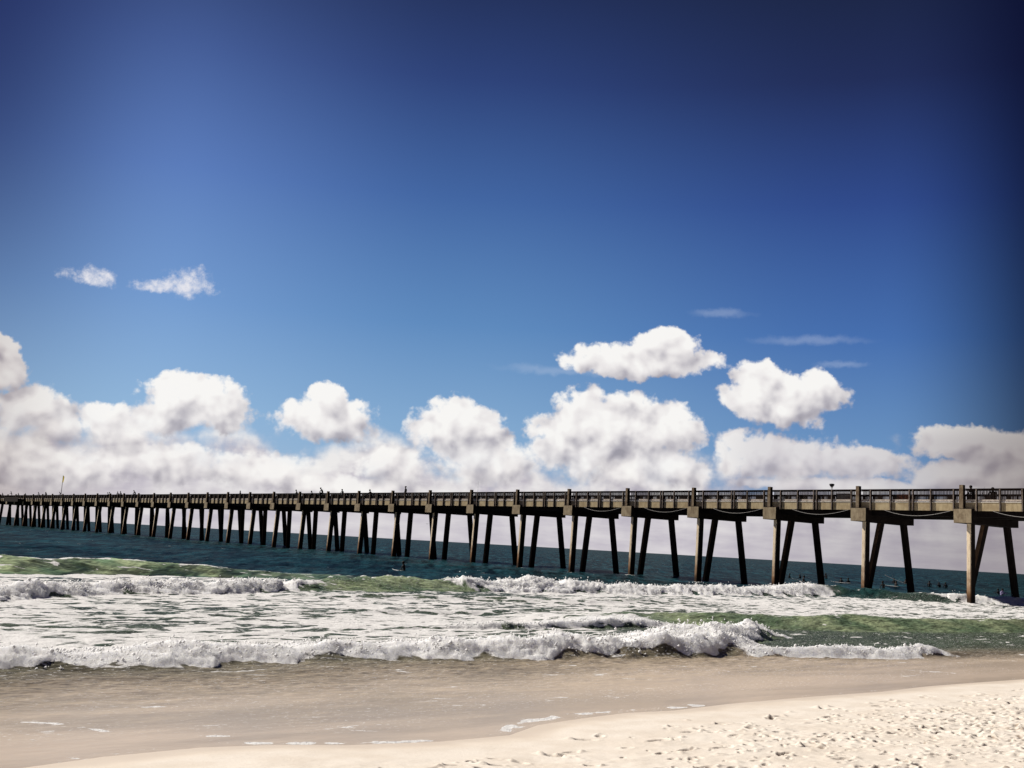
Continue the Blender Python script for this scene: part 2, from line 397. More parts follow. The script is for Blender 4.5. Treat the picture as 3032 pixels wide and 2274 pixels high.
# ------------------------------------------------------------------ shore frame
A0 = R(38)
def to_uv(x, y): return x*math.cos(A0)+y*math.sin(A0), -x*math.sin(A0)+y*math.cos(A0)
def to_xy(u, v): return u*math.cos(A0)-v*math.sin(A0), u*math.sin(A0)+v*math.cos(A0)
SHORE = np.array([(-60,9),(-20,10.5),(-4,11.3),(3.25,11.64),(4.12,11.88),(5.24,11.99),(6.1,11.83),(6.84,11.52),(8.02,11.31),(9.16,11.36),(10.05,11.85),(11.06,12.08),(12.18,12.26),(13.13,12.19),(14.8,12.42),(17.21,12.55),(19.43,12.58),(21.56,12.83),(23.53,12.89),(25.82,12.93),(30,13.0),(40,12.6),(60,13),(150,12),(4000,12)])
def shore_v(u): return np.interp(u, SHORE[:, 0], SHORE[:, 1])

# waves: base line (u,v) then H(u), foaminess(u)
def I(u, pts): 
    p = np.array(pts, float); return np.interp(u, p[:, 0], p[:, 1])
WAVES = [
 dict(c=[(-30,17.5),(0,18.2),(4.65,18.44),(7.5,18.63),(9.11,18.85),(11.21,19.1),(14.99,18.74),(17.41,18.32),(20.2,18.1),(23.1,18.36),(26,18.9)],
      H=[(-30,.24),(5,.25),(12,.30),(17,.38),(20.5,.46),(22.3,.42),(23.6,.2),(25,.0)], F=[(-30,1),(24,1),(25,0)], wf=1.6, Lb=1.5, rough=1.35, hollow=[(-30,.50),(10,.45),(18.2,.42),(18.8,1),(21.8,1),(22.6,.2)]),
 dict(c=[(19,18.6),(21,18.95),(23,19.5),(26,20.7),(29.6,22.3),(32,23.2)],
      H=[(19,0),(21,.26),(24,.46),(27,.46),(28.8,.30),(29.8,0)], F=[(19,1),(32,1)], wf=1.8, Lb=1.2, rough=1.1, hollow=[(23,0),(25,.8),(28,.8),(29,0)]),
 dict(c=[(21.8,17.9),(22.9,17.85),(24.6,17.3),(27.1,16.9),(29.5,16.6),(34,16.9)],
      H=[(21.8,0),(22.6,.16),(24,.2),(27.6,.26),(28.8,.3),(29.6,.12),(33,.05),(36,0)], F=[(21,1),(29.2,1),(30,.1),(34,0)], wf=.9, Lb=.8, rough=.9, hollow=[(0,.25),(99,.25)]),
 dict(c=[(16,25.4),(21.6,25.3),(25.4,25.7),(28,25.4),(31,25.0)],
      H=[(16,0),(19,.14),(23,.24),(26,.26),(28.2,.0)], F=[(16,.5),(22,.9),(27.4,1),(28.4,0)], wf=.5, Lb=1.6, rough=.8, hollow=[(16,.5),(27,.5)]),
 dict(c=[(23,25.6),(25.6,25.9),(29.2,25.1),(32.2,24.5),(35,23.6),(40.7,23.2),(46,23.0),(60,22.5),(90,22)],
      H=[(23,0),(26.5,.30),(29,.42),(32,.44),(33.6,.37),(36,.46),(38,.5),(41,.36),(46,.38),(60,.42),(90,.3)], F=[(20,0),(90,0)], wf=2.0, Lb=3.2, rough=0, hollow=[(0,1),(99,1)], green=1),
 dict(c=[(-10,30),(2,32),(8.3,33.9),(10.7,36.3),(14,38.5),(17.8,39.2),(21.3,41.2)],
      H=[(-10,.38),(8,.40),(14,.38),(19,.36),(21,.28),(22.5,0)], F=[(-10,1),(21,1),(22.5,.5)], wf=1.8, Lb=1.8, rough=1.7, hollow=[(-10,.35),(22,.35)]),
 dict(c=[(-20,47),(5,48.6),(12,49.6),(15.2,50.8),(19,52.6),(23.5,52.5),(28,51.5),(34,52),(40,54)],
      H=[(-20,.5),(8,.62),(13,.70),(15,.60),(18,.66),(21,.55),(24,.42),(28,.25),(34,.14),(40,.0)], F=[(-20,0),(40,0)], wf=3.4, Lb=5.0, rough=0, hollow=[(-99,1),(99,1)], green=.9, lip=1),
 dict(c=[(20,41),(22.5,41.7),(27,42.4),(33.9,44.5),(44,45.6),(54,46.4),(62,47.6),(73,49.2)],
      H=[(20,0),(22,.35),(25,.52),(30,.60),(34,.56),(40,.62),(50,.5),(60,.46),(67,.38),(71,.2),(73,.0)], F=[(20,.9),(22.5,.8),(24.2,.12),(32,.12),(34.5,1),(68,1),(70,.4)], wf=2.3, Lb=2.2, rough=1.5, hollow=[(20,0),(24,1),(33,1),(35,.15),(60,.25),(70,.3)], green=1.0),
 dict(c=[(62,49.2),(66,48.9),(70.9,47.8),(74.3,46.1),(77.2,43.6),(83,41.7),(100,40)],
      H=[(60,0),(66,.5),(72,.75),(77,.7),(84,.6),(100,.4)], F=[(60,0),(75,.0),(78,.5),(80,1),(100,1)], wf=2.4, Lb=5.0, rough=.8, hollow=[(60,1),(78,1),(81,.3)], green=.02),
 dict(c=[(12,29.6),(16,30.1),(24,30.5),(34,29.6),(44,31)], H=[(12,0),(15,.07),(20,.12),(26,.08),(36,.12),(44,0)], F=[(0,.2),(60,.2)], wf=.8, Lb=2.0, rough=0, hollow=[(0,1),(99,1)], green=.5),
 dict(c=[(18,37.0),(25,37.8),(33,36.4),(40,37.2),(48,38.5)], H=[(18,0),(22,.14),(28,.2),(33,.12),(38,.2),(48,0)], F=[(0,.2),(60,.2)], wf=1.0, Lb=2.2, rough=0, hollow=[(0,1),(99,1)], green=.6),
]

PILE_FEET = []
for k_ in range(-1, 16):
    for (tr_, bt_, bl_) in ((1.1424, .0504, -.0232), (3.19, -.2032, .3527), (6.60, -.1302, -.0478)):
        a_ = k_*9.144+bl_*6.0; t_ = tr_-bt_*6.0
        PILE_FEET.append((34.6228+math.cos(.6536)*t_-math.sin(.6536)*a_, 82.4291+math.sin(.6536)*t_+math.cos(.6536)*a_))
def water_fields(X, Y):
    u = X*math.cos(A0)+Y*math.sin(A0); v = -X*math.sin(A0)+Y*math.cos(A0)
    off = v-shore_v(u)
    Z = np.zeros_like(X); foam = np.zeros_like(X); face = np.zeros_like(X); solid = np.zeros_like(X)
    # far swell
    sw = sstep(50, 80, v)
    Z += sw*(.13*np.sin(v/6.5*2*np.pi/2+1.3*fbm(u/40, v/40, 2)*4+u*.02) + .07*np.sin(v/3.9*np.pi+2*fbm(u/15+4, v/15, 2)*3))
    Z += sstep(26, 60, v)*.07*fbm(u/2.2, v/1.3, 3) + sstep(13, 20, v)*.055*fbm(u/.8, v/.5, 3)
    Z += .006*sstep(.5, 3, off)*fbm(u/.35, v/.25, 3)
    # lacy foam coverage of the surf zone
    rho = np.zeros_like(X)
    surf = sstep(18.3, 20.0, v)
    outer = I(u, [(-30,47),(12,51),(19,53),(23,52.5),(25,49),(30,46),(44,47.5),(60,48.6),(70,49.5),(76,47),(84,43),(120,41)])
    surf *= 1-sstep(-1.5, .8, v-outer)
    big = fbm(u/9+3, v/5+8, 3)
    rho = surf*(.57+.34*big)
    # clearer green water on the right between the near breaker and the green swell
    clear = sstep(22.5, 25.5, u+.0*v)*(1-sstep(.1, 1.6, v-I(u, [(20,25.6),(25.6,26.2),(29.2,26.9),(32.2,26.4),(35,25.5),(40.7,25.1),(46,24.9),(90,24)])))
    rho = rho*(1-.70*clear)
    rho -= .30*sstep(23, 26, u)*(1-sstep(33, 36, u))*sstep(33, 37, v)*(1-sstep(44,46,v))*.6
    rho += .10*sstep(.6, 2, off)*(1-sstep(4.5, 7, off))*0
    # thin foam flecks and painted glints in the wash
    wash = sstep(.3, 1.5, off)*(1-surf)*(1-sstep(17, 40, v))
    rho += wash*(.12+.13*fbm(u/3, v/1.2, 3))
    rho = np.where(v > 50, rho+.10*sw*(fbm(u/30, v/12, 3)), rho)
    for w in WAVES:
        cc = np.array(w['c'], float)
        base = np.interp(u, cc[:, 0], cc[:, 1])
        jit = .38*fbm(u/2.3+cc[0, 0], v/3.0, 3)+.10*fbm(u/.5, v/.5, 2)
        if w.get('green') and w['rough'] == 0: jit = .5*fbm(u/5, v/9, 2)
        s = v-base+jit*(1 if w['rough'] else 1)
        H = I(u, w['H'])*(.88 if w['rough'] else 1); H = H*(1+(np.clip(.75*fbm(u/2.2+9+cc[0, 0], v*0+2.2, 4), -.5, .28) if w['rough'] else .25*fbm(u/2.5+9, v*0+2.2, 2)))
        H = np.where((u < cc[0, 0]) | (u > cc[-1, 0]), 0, H)
        F = I(u, w['F']); hol = I(u, w['hollow']); wf = w['wf']*(.55+.45*np.clip(H/.5, 0, 1.3))*(1-.45*np.clip(hol, 0, 1)*(F > .5)) if w['rough'] else w['wf']
        Lb = w['Lb']
        up = sstep(0, 1, s/wf); dn = np.exp(-np.clip(s-wf, 0, None)/Lb)
        h = H*up*dn
        Z += h
        near = np.clip(H/.25, 0, 1)
        # broken white water sits over the crest and tumbles down the front
        hol = I(u, w['hollow'])
        holn = hol+fbm(u/1.3+5, v/1.6, 3)*1.5
        low = np.where(w['rough'] > 0, np.clip(holn, 0, 1)*.62*wf, 0)
        if w['rough']:
            body = sstep(low-.08, low+.10, s)*(1-sstep(wf*1.1+.35*Lb, wf*1.5+1.25*Lb, s))
            sf = F*near*body
            solid = np.maximum(solid, sf)
            rz = F*near*sstep(low-.05, low+.15, s)*np.exp(-np.clip(s-wf, 0, None)/(Lb*.45))
            Z += w['rough']*rz*(.17*H*billow(u/.8, v/.6, 2)+.075*H*billow(u/.22+3, v/.22, 2)+.016*billow(u/.08, v/.08, 2))
        fr = H/.5*sstep(0, .25, s/wf)*(1-sstep(.85, 1.5, s/wf))
        face = np.maximum(face, fr*w.get('green', .9)*(1-.9*F*(1-hol)))
        # faces are cleaner, the water just ahead of the front too
        rho = rho*(1-.75*near*np.clip(fr, 0, 1)*(1-F*.6))
        if w.get('green'):
            lip = np.exp(-((s-wf*1.02)/(.22 if w['wf'] < 3 else .5))**2)
            rho += near*lip*(.30+.5*np.clip(.5+fbm(u/3, v*0+5, 2)*2, 0, 1))*np.clip(H/.35, 0, 1)*(.9 if w.get('lip') else .45)
            if w.get('lip'):
                veins = np.exp(-(gnoise(u/2.4+2*0+.3*s, s/1.7+u/9)/.10)**2)
                rho += near*veins*sstep(.2, .5, s/wf)*(1-sstep(1.2, 1.6, s/wf))*.5
                rho += near*np.exp(-((s+.3)/.5)**2)*.7
    for (px_, py_) in PILE_FEET:
        m_ = (np.abs(X-px_) < 2.2) & (np.abs(Y-py_) < 3.0)
        if m_.any():
            d_ = np.hypot(X[m_]-px_, (Y[m_]-py_)*.8)
            rho[m_] += .62*np.exp(-(d_/.75)**2); Z[m_] += .06*np.exp(-(d_/.6)**2)
    # swash edge lines
    def dist(poly):
        d = np.full(X.shape, 9.0)
        for (a, b) in zip(poly[:-1], poly[1:]):
            a = np.array(a); b = np.array(b); ab = b-a
            t = np.clip(((u-a[0])*ab[0]+(v-a[1])*ab[1])/(ab@ab), 0, 1)
            d = np.minimum(d, np.hypot(u-a[0]-t*ab[0], v-a[1]-t*ab[1]))
        return d
    jl = .05*fbm(u/.25, v/.25, 3)
    for poly, wd, am in (([(5.86,12.57),(5.69,12.58),(5.51,12.57),(5.45,12.4),(5.51,12.22),(5.87,12.03),(6.34,11.83),(6.96,11.6),(8.0,11.4)], .06, 1.5),
                     ([(3.3,14.5),(3.69,14.37),(3.91,14.21),(4.18,14.03),(4.35,13.85),(4.6,13.3)], .07, .7),
                     ([(4.13,11.95),(3.62,11.85),(3.27,11.75)], .05, .5),
                     ([(9.3,11.6),(9.67,11.95),(10.31,12.23),(10.86,12.36),(11.52,12.38),(12.08,12.41),(12.8,12.4),(14,12.5)], .12, .9)):
        rho += am*np.exp(-((dist(poly)+jl)/wd)**2)*np.clip(.55+1.8*fbm(u/.4, v/.4, 2), 0, 1)
    edge = np.exp(-((off-.12+2*jl)/.06)**2)*np.clip(.1+1.6*fbm(u/1.2+7, v*0, 3), 0, 1)
    rho += .55*edge
    foam = np.clip(rho, 0, 1); foam = np.maximum(foam, solid)
    # tone: 0 sandy wash .. 1 green shallows .. 2 deep blue-teal
    tone = sstep(.6, 7.0, off+1.5*fbm(u/5, v/3, 3))*.60+sstep(5, 12, off+2*fbm(u/6, v/4, 2))*.50
    tone = tone + sstep(38, 56, v+4*fbm(u/12, v/10, 2)-.035*np.clip(u-20, 0, 60))
    tone = tone+.38*clear*sstep(15.5, 18.5, v)*(1-sstep(38, 50, u))
    tone = np.where(v < 30, np.minimum(tone, 1.02), tone)
    tone = tone-.35*sstep(42, 60, u)*(1-sstep(24, 30, v))
    return Z, foam, face, solid, tone, off

def radii(segs):
    r = [segs[0][0]]
    for a, b, d in segs:
        while r[-1] < b: r.append(r[-1]+(d if d > 0 else -d*r[-1]))
    return np.array(r)
az_f = np.radians(np.linspace(-29, 29, 1180))
az_all = np.concatenate([np.radians(np.linspace(-75, -29.4, 60)), az_f, np.radians(np.linspace(29.4, 75, 60))])
rw = radii([(7, 14, .10), (14, 17, .08), (17, 36, .07), (36, 62, .13), (62, 110, .30), (110, 30000, -.02)])
AZ, RR = np.meshgrid(az_all, rw); WX = RR*np.sin(AZ); WY = RR*np.cos(AZ)
WZ, foam, face, solid, tone, off = water_fields(WX, WY)
WZ = np.where(RR > 900, 0, WZ)
WZ = WZ - .25*sstep(.0, 1.2, -off)
WZ *= 1.0

def water_material():
    m, n, out = new_mat('sea_water')
    pos = n.n('ShaderNodeTexCoord').outputs['Object']
    mp = n.n('ShaderNodeMapping'); n.put(mp.inputs[0], pos); mp.inputs['Rotation'].default_value = (0, 0, -A0)
    q = mp.outputs[0]
    foam = n.attr('foam'); face = n.attr('face'); solid = n.attr('solid'); tone = n.attr('tone')
    wv = n.vm('MULTIPLY', n.vm('SUBTRACT', n.noise(q, .9, 3, .55, out=1), (.5, .5, .5)), (.9, .6, 0))
    qq = n.vm('ADD', n.vm('MULTIPLY', q, (.50, 1.0, 1)), wv)
    n1 = n.noise(qq, 1.5, 7, .66)
    vo = n.n('ShaderNodeTexVoronoi', {'feature': 'SMOOTH_F1'}, Scale=2.6, Smoothness=.4); n.put(vo.inputs['Vector'], qq)
    n2 = n.noise(n.vm('MULTIPLY', qq, (.8, 1.3, 1)), 5.2, 4, .6)
    lace = n.math('ADD', n.math('MULTIPLY', n.math('SUBTRACT', n2, .5), .45), n.math('ADD', n.math('MULTIPLY', n.mr(n1, .28, .72, smooth=False), .62), n.math('MULTIPLY', n.mr(vo.outputs['Distance'], .08, .72, smooth=False), .38)))
    th = n.math('ADD', n.math('MULTIPLY', n.math('SUBTRACT', 1.0, foam), .86), .10)
    fm = n.mr(n.math('SUBTRACT', lace, th), -.03, .05)
    fm = n.math('MAXIMUM', fm, n.mr(solid, .25, .6))
    # water colour by depth
    t2 = n.math('DIVIDE', tone, 2.0)
    col = n.ramp(t2, [(0, (.73, .59, .46)), (.12, (.60, .485, .365)), (.28, (.31, .255, .185)), (.5, (.080, .100, .066)), (.72, (.012, .048, .048)), (1, (.007, .030, .036))])
    big = n.noise(n.vm('MULTIPLY', q, (.25, 1.2, 1)), .35, 4, .6)
    col = n.mix(n.math('MULTIPLY', n.mr(big, .4, .62), .45), col, n.mix(.6, col, c4((.004, .012, .016)), 'MIX'))
    gcol = n.mix(n.mr(n.noise(q, .5, 3, .5), .35, .65), c4((.13, .20, .105)), c4((.40, .47, .26)))  # bright green stands in for sunlight passing through the wave faces
    gcol = n.mix(n.mr(tone, 1.0, .80), gcol, n.mix(.80, gcol, c4((.03, .026, .014))))
    col = n.mix(n.math('MULTIPLY', n.math('MINIMUM', face, 1.0), .80), col, gcol)
    # ripple streaks: light and shade of troughs and crests put into the colour
    r1 = n.noise(n.vm('MULTIPLY', q, (.9, 2.6, 1)), 3.4, 5, .68)
    rp = n.math('MULTIPLY', n.math('SUBTRACT', r1, .5), n.mr(tone, .08, .6, .25, 3.6))
    far = n.math('ADD', n.math('MULTIPLY', n.noise(n.vm('MULTIPLY', pos, (1.1, .16, 1)), 1.0, 3, .6), .55), n.math('MULTIPLY', n.noise(n.vm('MULTIPLY', pos, (.22, .03, 1)), 1.0, 4, .65), .45))
    farf = n.math('MULTIPLY', n.math('SUBTRACT', far, .5), n.mr(tone, 1.2, 1.9, 0.0, 11.0))
    mul = n.math('ADD', 1.0, n.math('ADD', rp, farf)); mul = n.math('MINIMUM', n.math('MAXIMUM', mul, .35), 4.0)
    sc_ = n.vm('SCALE', col); n.put(sc_.node.inputs['Scale'], mul); col = sc_
    fleck = n.mr(n.noise(n.vm('MULTIPLY', q, (1, 2.4, 1)), 9.0, 4, .62), .585, .66)  # glints on the wash painted as pale flecks
    fleck = n.math('MULTIPLY', fleck, n.math('MULTIPLY', n.mr(foam, .02, .16), n.mr(tone, 1.9, 1.4)))
    fm = n.math('MAXIMUM', fm, n.math('MULTIPLY', fleck, .75))
    # bumps
    b1 = n.noise(n.vm('MULTIPLY', q, (.7, 1.4, 1)), .9, 5, .6)
    b2 = n.noise(n.vm('MULTIPLY', q, (.7, 1.4, 1)), 5.5, 4, .6)
    hgt = n.math('ADD', n.math('MULTIPLY', b1, .22), n.math('MULTIPLY', b2, .035))
    amp = n.mr(tone, .05, 1.4, .10, 1.0)
    bp = n.n('ShaderNodeBump', Strength=1.0, Distance=1.0); n.put(bp.inputs['Height'], n.math('MULTIPLY', hgt, amp))
    wd_ = n.n('ShaderNodeBsdfDiffuse'); n.put(wd_.inputs[0], col); n.put(wd_.inputs['Normal'], bp.outputs[0])
    wg_ = n.n('ShaderNodeBsdfGlossy', Roughness=.22); n.put(wg_.inputs[0], n.mix(n.mr(tone, .1, .9), c4((1.0, .88, .72)), c4((1, 1, 1)))); n.put(wg_.inputs['Normal'], bp.outputs[0])
    fr_ = n.n('ShaderNodeFresnel', IOR=1.33); n.put(fr_.inputs['Normal'], bp.outputs[0])
    w = n.n('ShaderNodeMixShader'); n.put(w.inputs[0], n.math('MINIMUM', n.math('MULTIPLY', fr_.outputs[0], n.mr(tone, 0, .5, .75, .45)), n.mr(tone, 0, .6, .30, .09)))
    n.put(w.inputs[1], wd_.outputs[0]); n.put(w.inputs[2], wg_.outputs[0])
    fb = n.n('ShaderNodeBump', Strength=.8, Distance=.06); n.put(fb.inputs['Height'], n.noise(q, 14, 5, .65))
    fcol = n.mix(n.mr(n.noise(q, 3.0, 4, .6), .35, .7), c4((.96, .95, .93)), c4((.87, .855, .84)))
    fcol = n.mix(n.math('MULTIPLY', n.mr(solid, .5, .1), .12), fcol, c4((.80, .76, .70)))
    fo = n.n('ShaderNodeBsdfPrincipled', Roughness=.9); n.put(fo.inputs['Base Color'], fcol); n.put(fo.inputs['Normal'], fb.outputs[0])
    fo.inputs['Specular IOR Level'].default_value = .1
    n.put(fo.inputs['Subsurface Weight'], n.mr(solid, .3, .8)); fo.inputs['Subsurface Radius'].default_value = (1, 1, 1.05); fo.inputs['Subsurface Scale'].default_value = .42
    ms = n.n('ShaderNodeMixShader'); n.put(ms.inputs[0], fm); n.put(ms.inputs[1], w.outputs[0]); n.put(ms.inputs[2], fo.outputs[0])
    n.put(out.inputs[0], ms.outputs[0]); return m
water = grid_object('sea_water', WX, WY, WZ, dict(foam=foam, face=face, solid=solid, tone=tone), water_material())
tag(water, kind='structure')

# spray and clots of foam thrown up along the breaking crests
def spray():
    pts = []; rad = []
    for w, cnt in ((0, 9000), (1, 4200), (2, 2200), (3, 1200), (5, 6500), (7, 9000), (8, 1500)):
        wv = WAVES[w]; cc = np.array(wv['c'], float)
        lo = max(cc[0, 0], -2); u = RNG.uniform(lo, cc[-1, 0], cnt)
        H = I(u, wv['H']); F = I(u, wv['F'])
        keep = (F > .6) & (H > .12); u = u[keep]; H = H[keep]
        cl = fbm(u/1.1+w, u*0+w, 2); k2 = RNG.random(len(u)) < np.clip(.45+cl*1.6, .05, 1); u = u[k2]; H = H[k2]
        s = wv['wf']*RNG.uniform(.2, 1.6, len(u))
        v = np.interp(u, cc[:, 0], cc[:, 1])+s
        x, y = to_xy(u, v)
        z0 = water_fields(x, y)[0]
        z = z0+np.abs(RNG.normal(0, 1, len(u)))*.10*(H/.45)*RNG.random(len(u))**1.2
        pts.append(np.stack([x, y, z], -1)); rad.append(np.abs(RNG.normal(0, .013, len(u)))+.006+.0004*np.maximum(v-18, 0))
    P_ = np.concatenate(pts); r = np.concatenate(rad)
    base = np.array([(1,0,0),(-1,0,0),(0,1,0),(0,-1,0),(0,0,1),(0,0,-1)], float)
    fs = np.array([(0,2,4),(2,1,4),(1,3,4),(3,0,4),(2,0,5),(1,2,5),(3,1,5),(0,3,5)])
    sc3 = RNG.uniform(.7, 1.5, (len(P_), 1, 3))
    V = (P_[:, None, :]+base[None]*r[:, None, None]*sc3).reshape(-1, 3)
    Fc = (fs[None]+(np.arange(len(P_))*6)[:, None, None]).reshape(-1, 3)
    me = bpy.data.meshes.new('sea_spray'); me.from_pydata(V.tolist(), [], Fc.tolist())
    me.polygons.foreach_set("use_smooth", [True]*len(Fc))
    m = weathered('white_spray', (.92, .91, .89), (.85, .83, .80), 9, .4, .8); me.materials.append(m)
    pb = [x_ for x_ in m.node_tree.nodes if x_.type == 'BSDF_PRINCIPLED'][0]
    pb.inputs['Subsurface Weight'].default_value = 1; pb.inputs['Subsurface Radius'].default_value = (1, 1, 1); pb.inputs['Subsurface Scale'].default_value = .05
    o = bpy.data.objects.new('sea_spray', me); COL.objects.link(o)
    tag(o, 'white spray thrown up along the crests of the breaking waves', 'spray', kind='stuff')
spray()

# ------------------------------------------------------------------ sand
azs = np.concatenate([np.radians(np.linspace(-30, 30, 900)), np.radians(np.linspace(31, 329, 120))])
rs = radii([(.4, 6.5, .4), (6.5, 8, .08), (8, 12.5, .018), (12.5, 20, .030), (20, 34, .06), (34, 4000, -.06)])
SA, SR = np.meshgrid(azs, rs); SX = SR*np.sin(SA); SY = SR*np.cos(SA)
su = SX*math.cos(A0)+SY*math.sin(A0); sv = -SX*math.sin(A0)+SY*math.cos(A0)
sd = shore_v(su)-sv + .0
def sandz(s):
    return np.where(s > 0, .066*s-.0012*np.clip(s, 0, 20)**2*.6, np.maximum(.045*s, -3.0))
s_in = np.clip(sd, -90, 22)
SZ = sandz(s_in)
dry = sstep(.5, 2.6, sd+.5*fbm(su/1.4, sv/1.4, 3))
SZ += dry*(.022*fbm(su/.9, sv/.9, 4)+.010*fbm(su/.22, sv/.22, 3))
SZ = SZ + .004*fbm(su/.5+3, sv/.5, 2)*sstep(.1, .4, sd)
DN = np.zeros_like(SZ)
# footprints and kicked-up clods
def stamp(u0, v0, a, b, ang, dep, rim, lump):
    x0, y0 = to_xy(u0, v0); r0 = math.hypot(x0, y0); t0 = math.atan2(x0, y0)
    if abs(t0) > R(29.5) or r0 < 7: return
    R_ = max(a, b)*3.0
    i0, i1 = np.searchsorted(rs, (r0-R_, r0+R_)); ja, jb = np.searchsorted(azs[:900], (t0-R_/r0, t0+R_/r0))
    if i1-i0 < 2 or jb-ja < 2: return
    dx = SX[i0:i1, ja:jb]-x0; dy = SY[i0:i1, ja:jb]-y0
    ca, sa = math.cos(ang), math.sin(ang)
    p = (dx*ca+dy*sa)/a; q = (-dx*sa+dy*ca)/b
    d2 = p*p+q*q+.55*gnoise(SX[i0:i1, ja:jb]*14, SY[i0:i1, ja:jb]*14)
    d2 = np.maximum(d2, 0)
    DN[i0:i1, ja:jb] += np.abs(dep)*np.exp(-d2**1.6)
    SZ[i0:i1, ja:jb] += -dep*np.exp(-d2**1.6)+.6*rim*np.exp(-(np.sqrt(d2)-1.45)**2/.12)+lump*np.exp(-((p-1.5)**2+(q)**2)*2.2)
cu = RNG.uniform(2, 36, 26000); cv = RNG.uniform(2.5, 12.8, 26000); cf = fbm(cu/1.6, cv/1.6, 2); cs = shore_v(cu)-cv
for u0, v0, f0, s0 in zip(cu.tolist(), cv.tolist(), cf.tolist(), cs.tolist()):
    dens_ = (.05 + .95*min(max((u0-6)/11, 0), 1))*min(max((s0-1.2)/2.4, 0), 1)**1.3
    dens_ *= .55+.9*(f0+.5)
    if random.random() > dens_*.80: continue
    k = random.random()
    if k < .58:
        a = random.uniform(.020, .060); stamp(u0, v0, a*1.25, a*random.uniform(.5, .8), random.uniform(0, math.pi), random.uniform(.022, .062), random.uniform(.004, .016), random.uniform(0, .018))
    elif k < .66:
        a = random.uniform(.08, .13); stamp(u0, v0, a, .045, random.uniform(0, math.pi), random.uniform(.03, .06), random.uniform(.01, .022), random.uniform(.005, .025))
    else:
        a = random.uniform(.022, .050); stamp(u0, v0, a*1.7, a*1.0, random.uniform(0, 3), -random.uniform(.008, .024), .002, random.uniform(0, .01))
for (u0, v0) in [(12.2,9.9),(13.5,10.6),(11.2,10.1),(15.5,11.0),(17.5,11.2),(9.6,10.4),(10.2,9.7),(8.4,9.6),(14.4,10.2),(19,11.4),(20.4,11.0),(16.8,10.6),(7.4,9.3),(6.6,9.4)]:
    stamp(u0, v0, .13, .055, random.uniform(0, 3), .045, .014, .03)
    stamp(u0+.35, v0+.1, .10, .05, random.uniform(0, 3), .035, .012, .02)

def sand_material():
    m, n, out = new_mat('beach_sand')
    pos = n.n('ShaderNodeTexCoord').outputs['Object']
    wet = n.attr('wet')
    a = n.noise(pos, 1.4, 5, .6); b = n.noise(pos, 160, 3, .6); c_ = n.noise(pos, 26, 4, .6)
    col = n.mix(n.mr(a, .35, .65), c4((.92, .84, .735)), c4((.84, .75, .64)))
    col = n.mix(n.math('MULTIPLY', n.mr(c_, .5, .75), .25), col, c4((.58, .46, .36)))
    col = n.mix(n.math('MULTIPLY', n.mr(b, .55, .8), .35), col, c4((.45, .36, .28)))
    col = n.mix(n.math('MULTIPLY', n.mr(n.attr('dent'), .010, .045), .78), col, c4((.27, .19, .13)))  # shade of dents and clods put into the sand colour
    col = n.mix(wet, col, c4((.80, .68, .545)))
    bs = n.n('ShaderNodeBsdfPrincipled'); n.put(bs.inputs['Base Color'], col)
    n.put(bs.inputs['Roughness'], n.mr(wet, 0, 1, .95, .45)); bs.inputs['Specular IOR Level'].default_value = .2
    bp = n.n('ShaderNodeBump', Strength=.5, Distance=.01); n.put(bp.inputs['Height'], n.math('MULTIPLY', n.math('ADD', c_, n.math('MULTIPLY', b, .4)), n.math('SUBTRACT', 1.0, wet)))
    n.put(bs.inputs['Normal'], bp.outputs[0])
    n.put(out.inputs[0], bs.outputs[0]); return m
wet = 1-sstep(.05, .75, sd+.35*fbm(su/1.1+5, sv/1.1, 3))
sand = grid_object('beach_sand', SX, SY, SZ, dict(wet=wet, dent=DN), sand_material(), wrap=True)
tag(sand, kind='structure')

# ------------------------------------------------------------------ pier
TH = .6536; SP = 9.144
pier = empty('pier', (34.6228, 82.4291, 0), TH)      # local x = across (away from the camera side), y = out to sea
tag(pier, 'long concrete fishing pier on paired raking piles running out to sea with timber railings', 'pier')
def pworld(tr, al, z):
    return (34.6228+math.cos(TH)*tr-math.sin(TH)*al, 82.4291+math.sin(TH)*tr+math.cos(TH)*al, z)
ZT, ZB = 7.0836, 5.9988; CW = .733; CL = 6.98
ZF0, ZF1 = 6.94, 7.56; ZD = 7.60
K0, K1 = -1, 34
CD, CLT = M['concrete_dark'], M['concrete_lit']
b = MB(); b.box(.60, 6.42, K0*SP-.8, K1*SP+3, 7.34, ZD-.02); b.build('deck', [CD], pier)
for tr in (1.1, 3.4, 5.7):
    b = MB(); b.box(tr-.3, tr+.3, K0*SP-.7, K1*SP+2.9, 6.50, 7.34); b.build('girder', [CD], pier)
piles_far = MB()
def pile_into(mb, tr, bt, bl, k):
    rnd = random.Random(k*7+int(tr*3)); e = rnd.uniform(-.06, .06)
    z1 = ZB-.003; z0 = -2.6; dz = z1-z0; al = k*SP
    mb.cbox(tr-.34, tr+.34, al-.17+e, al+.17+e, z0, z1, .045, mats=[1, 1, 1, 0], shear=(-bt*dz, bl*dz))
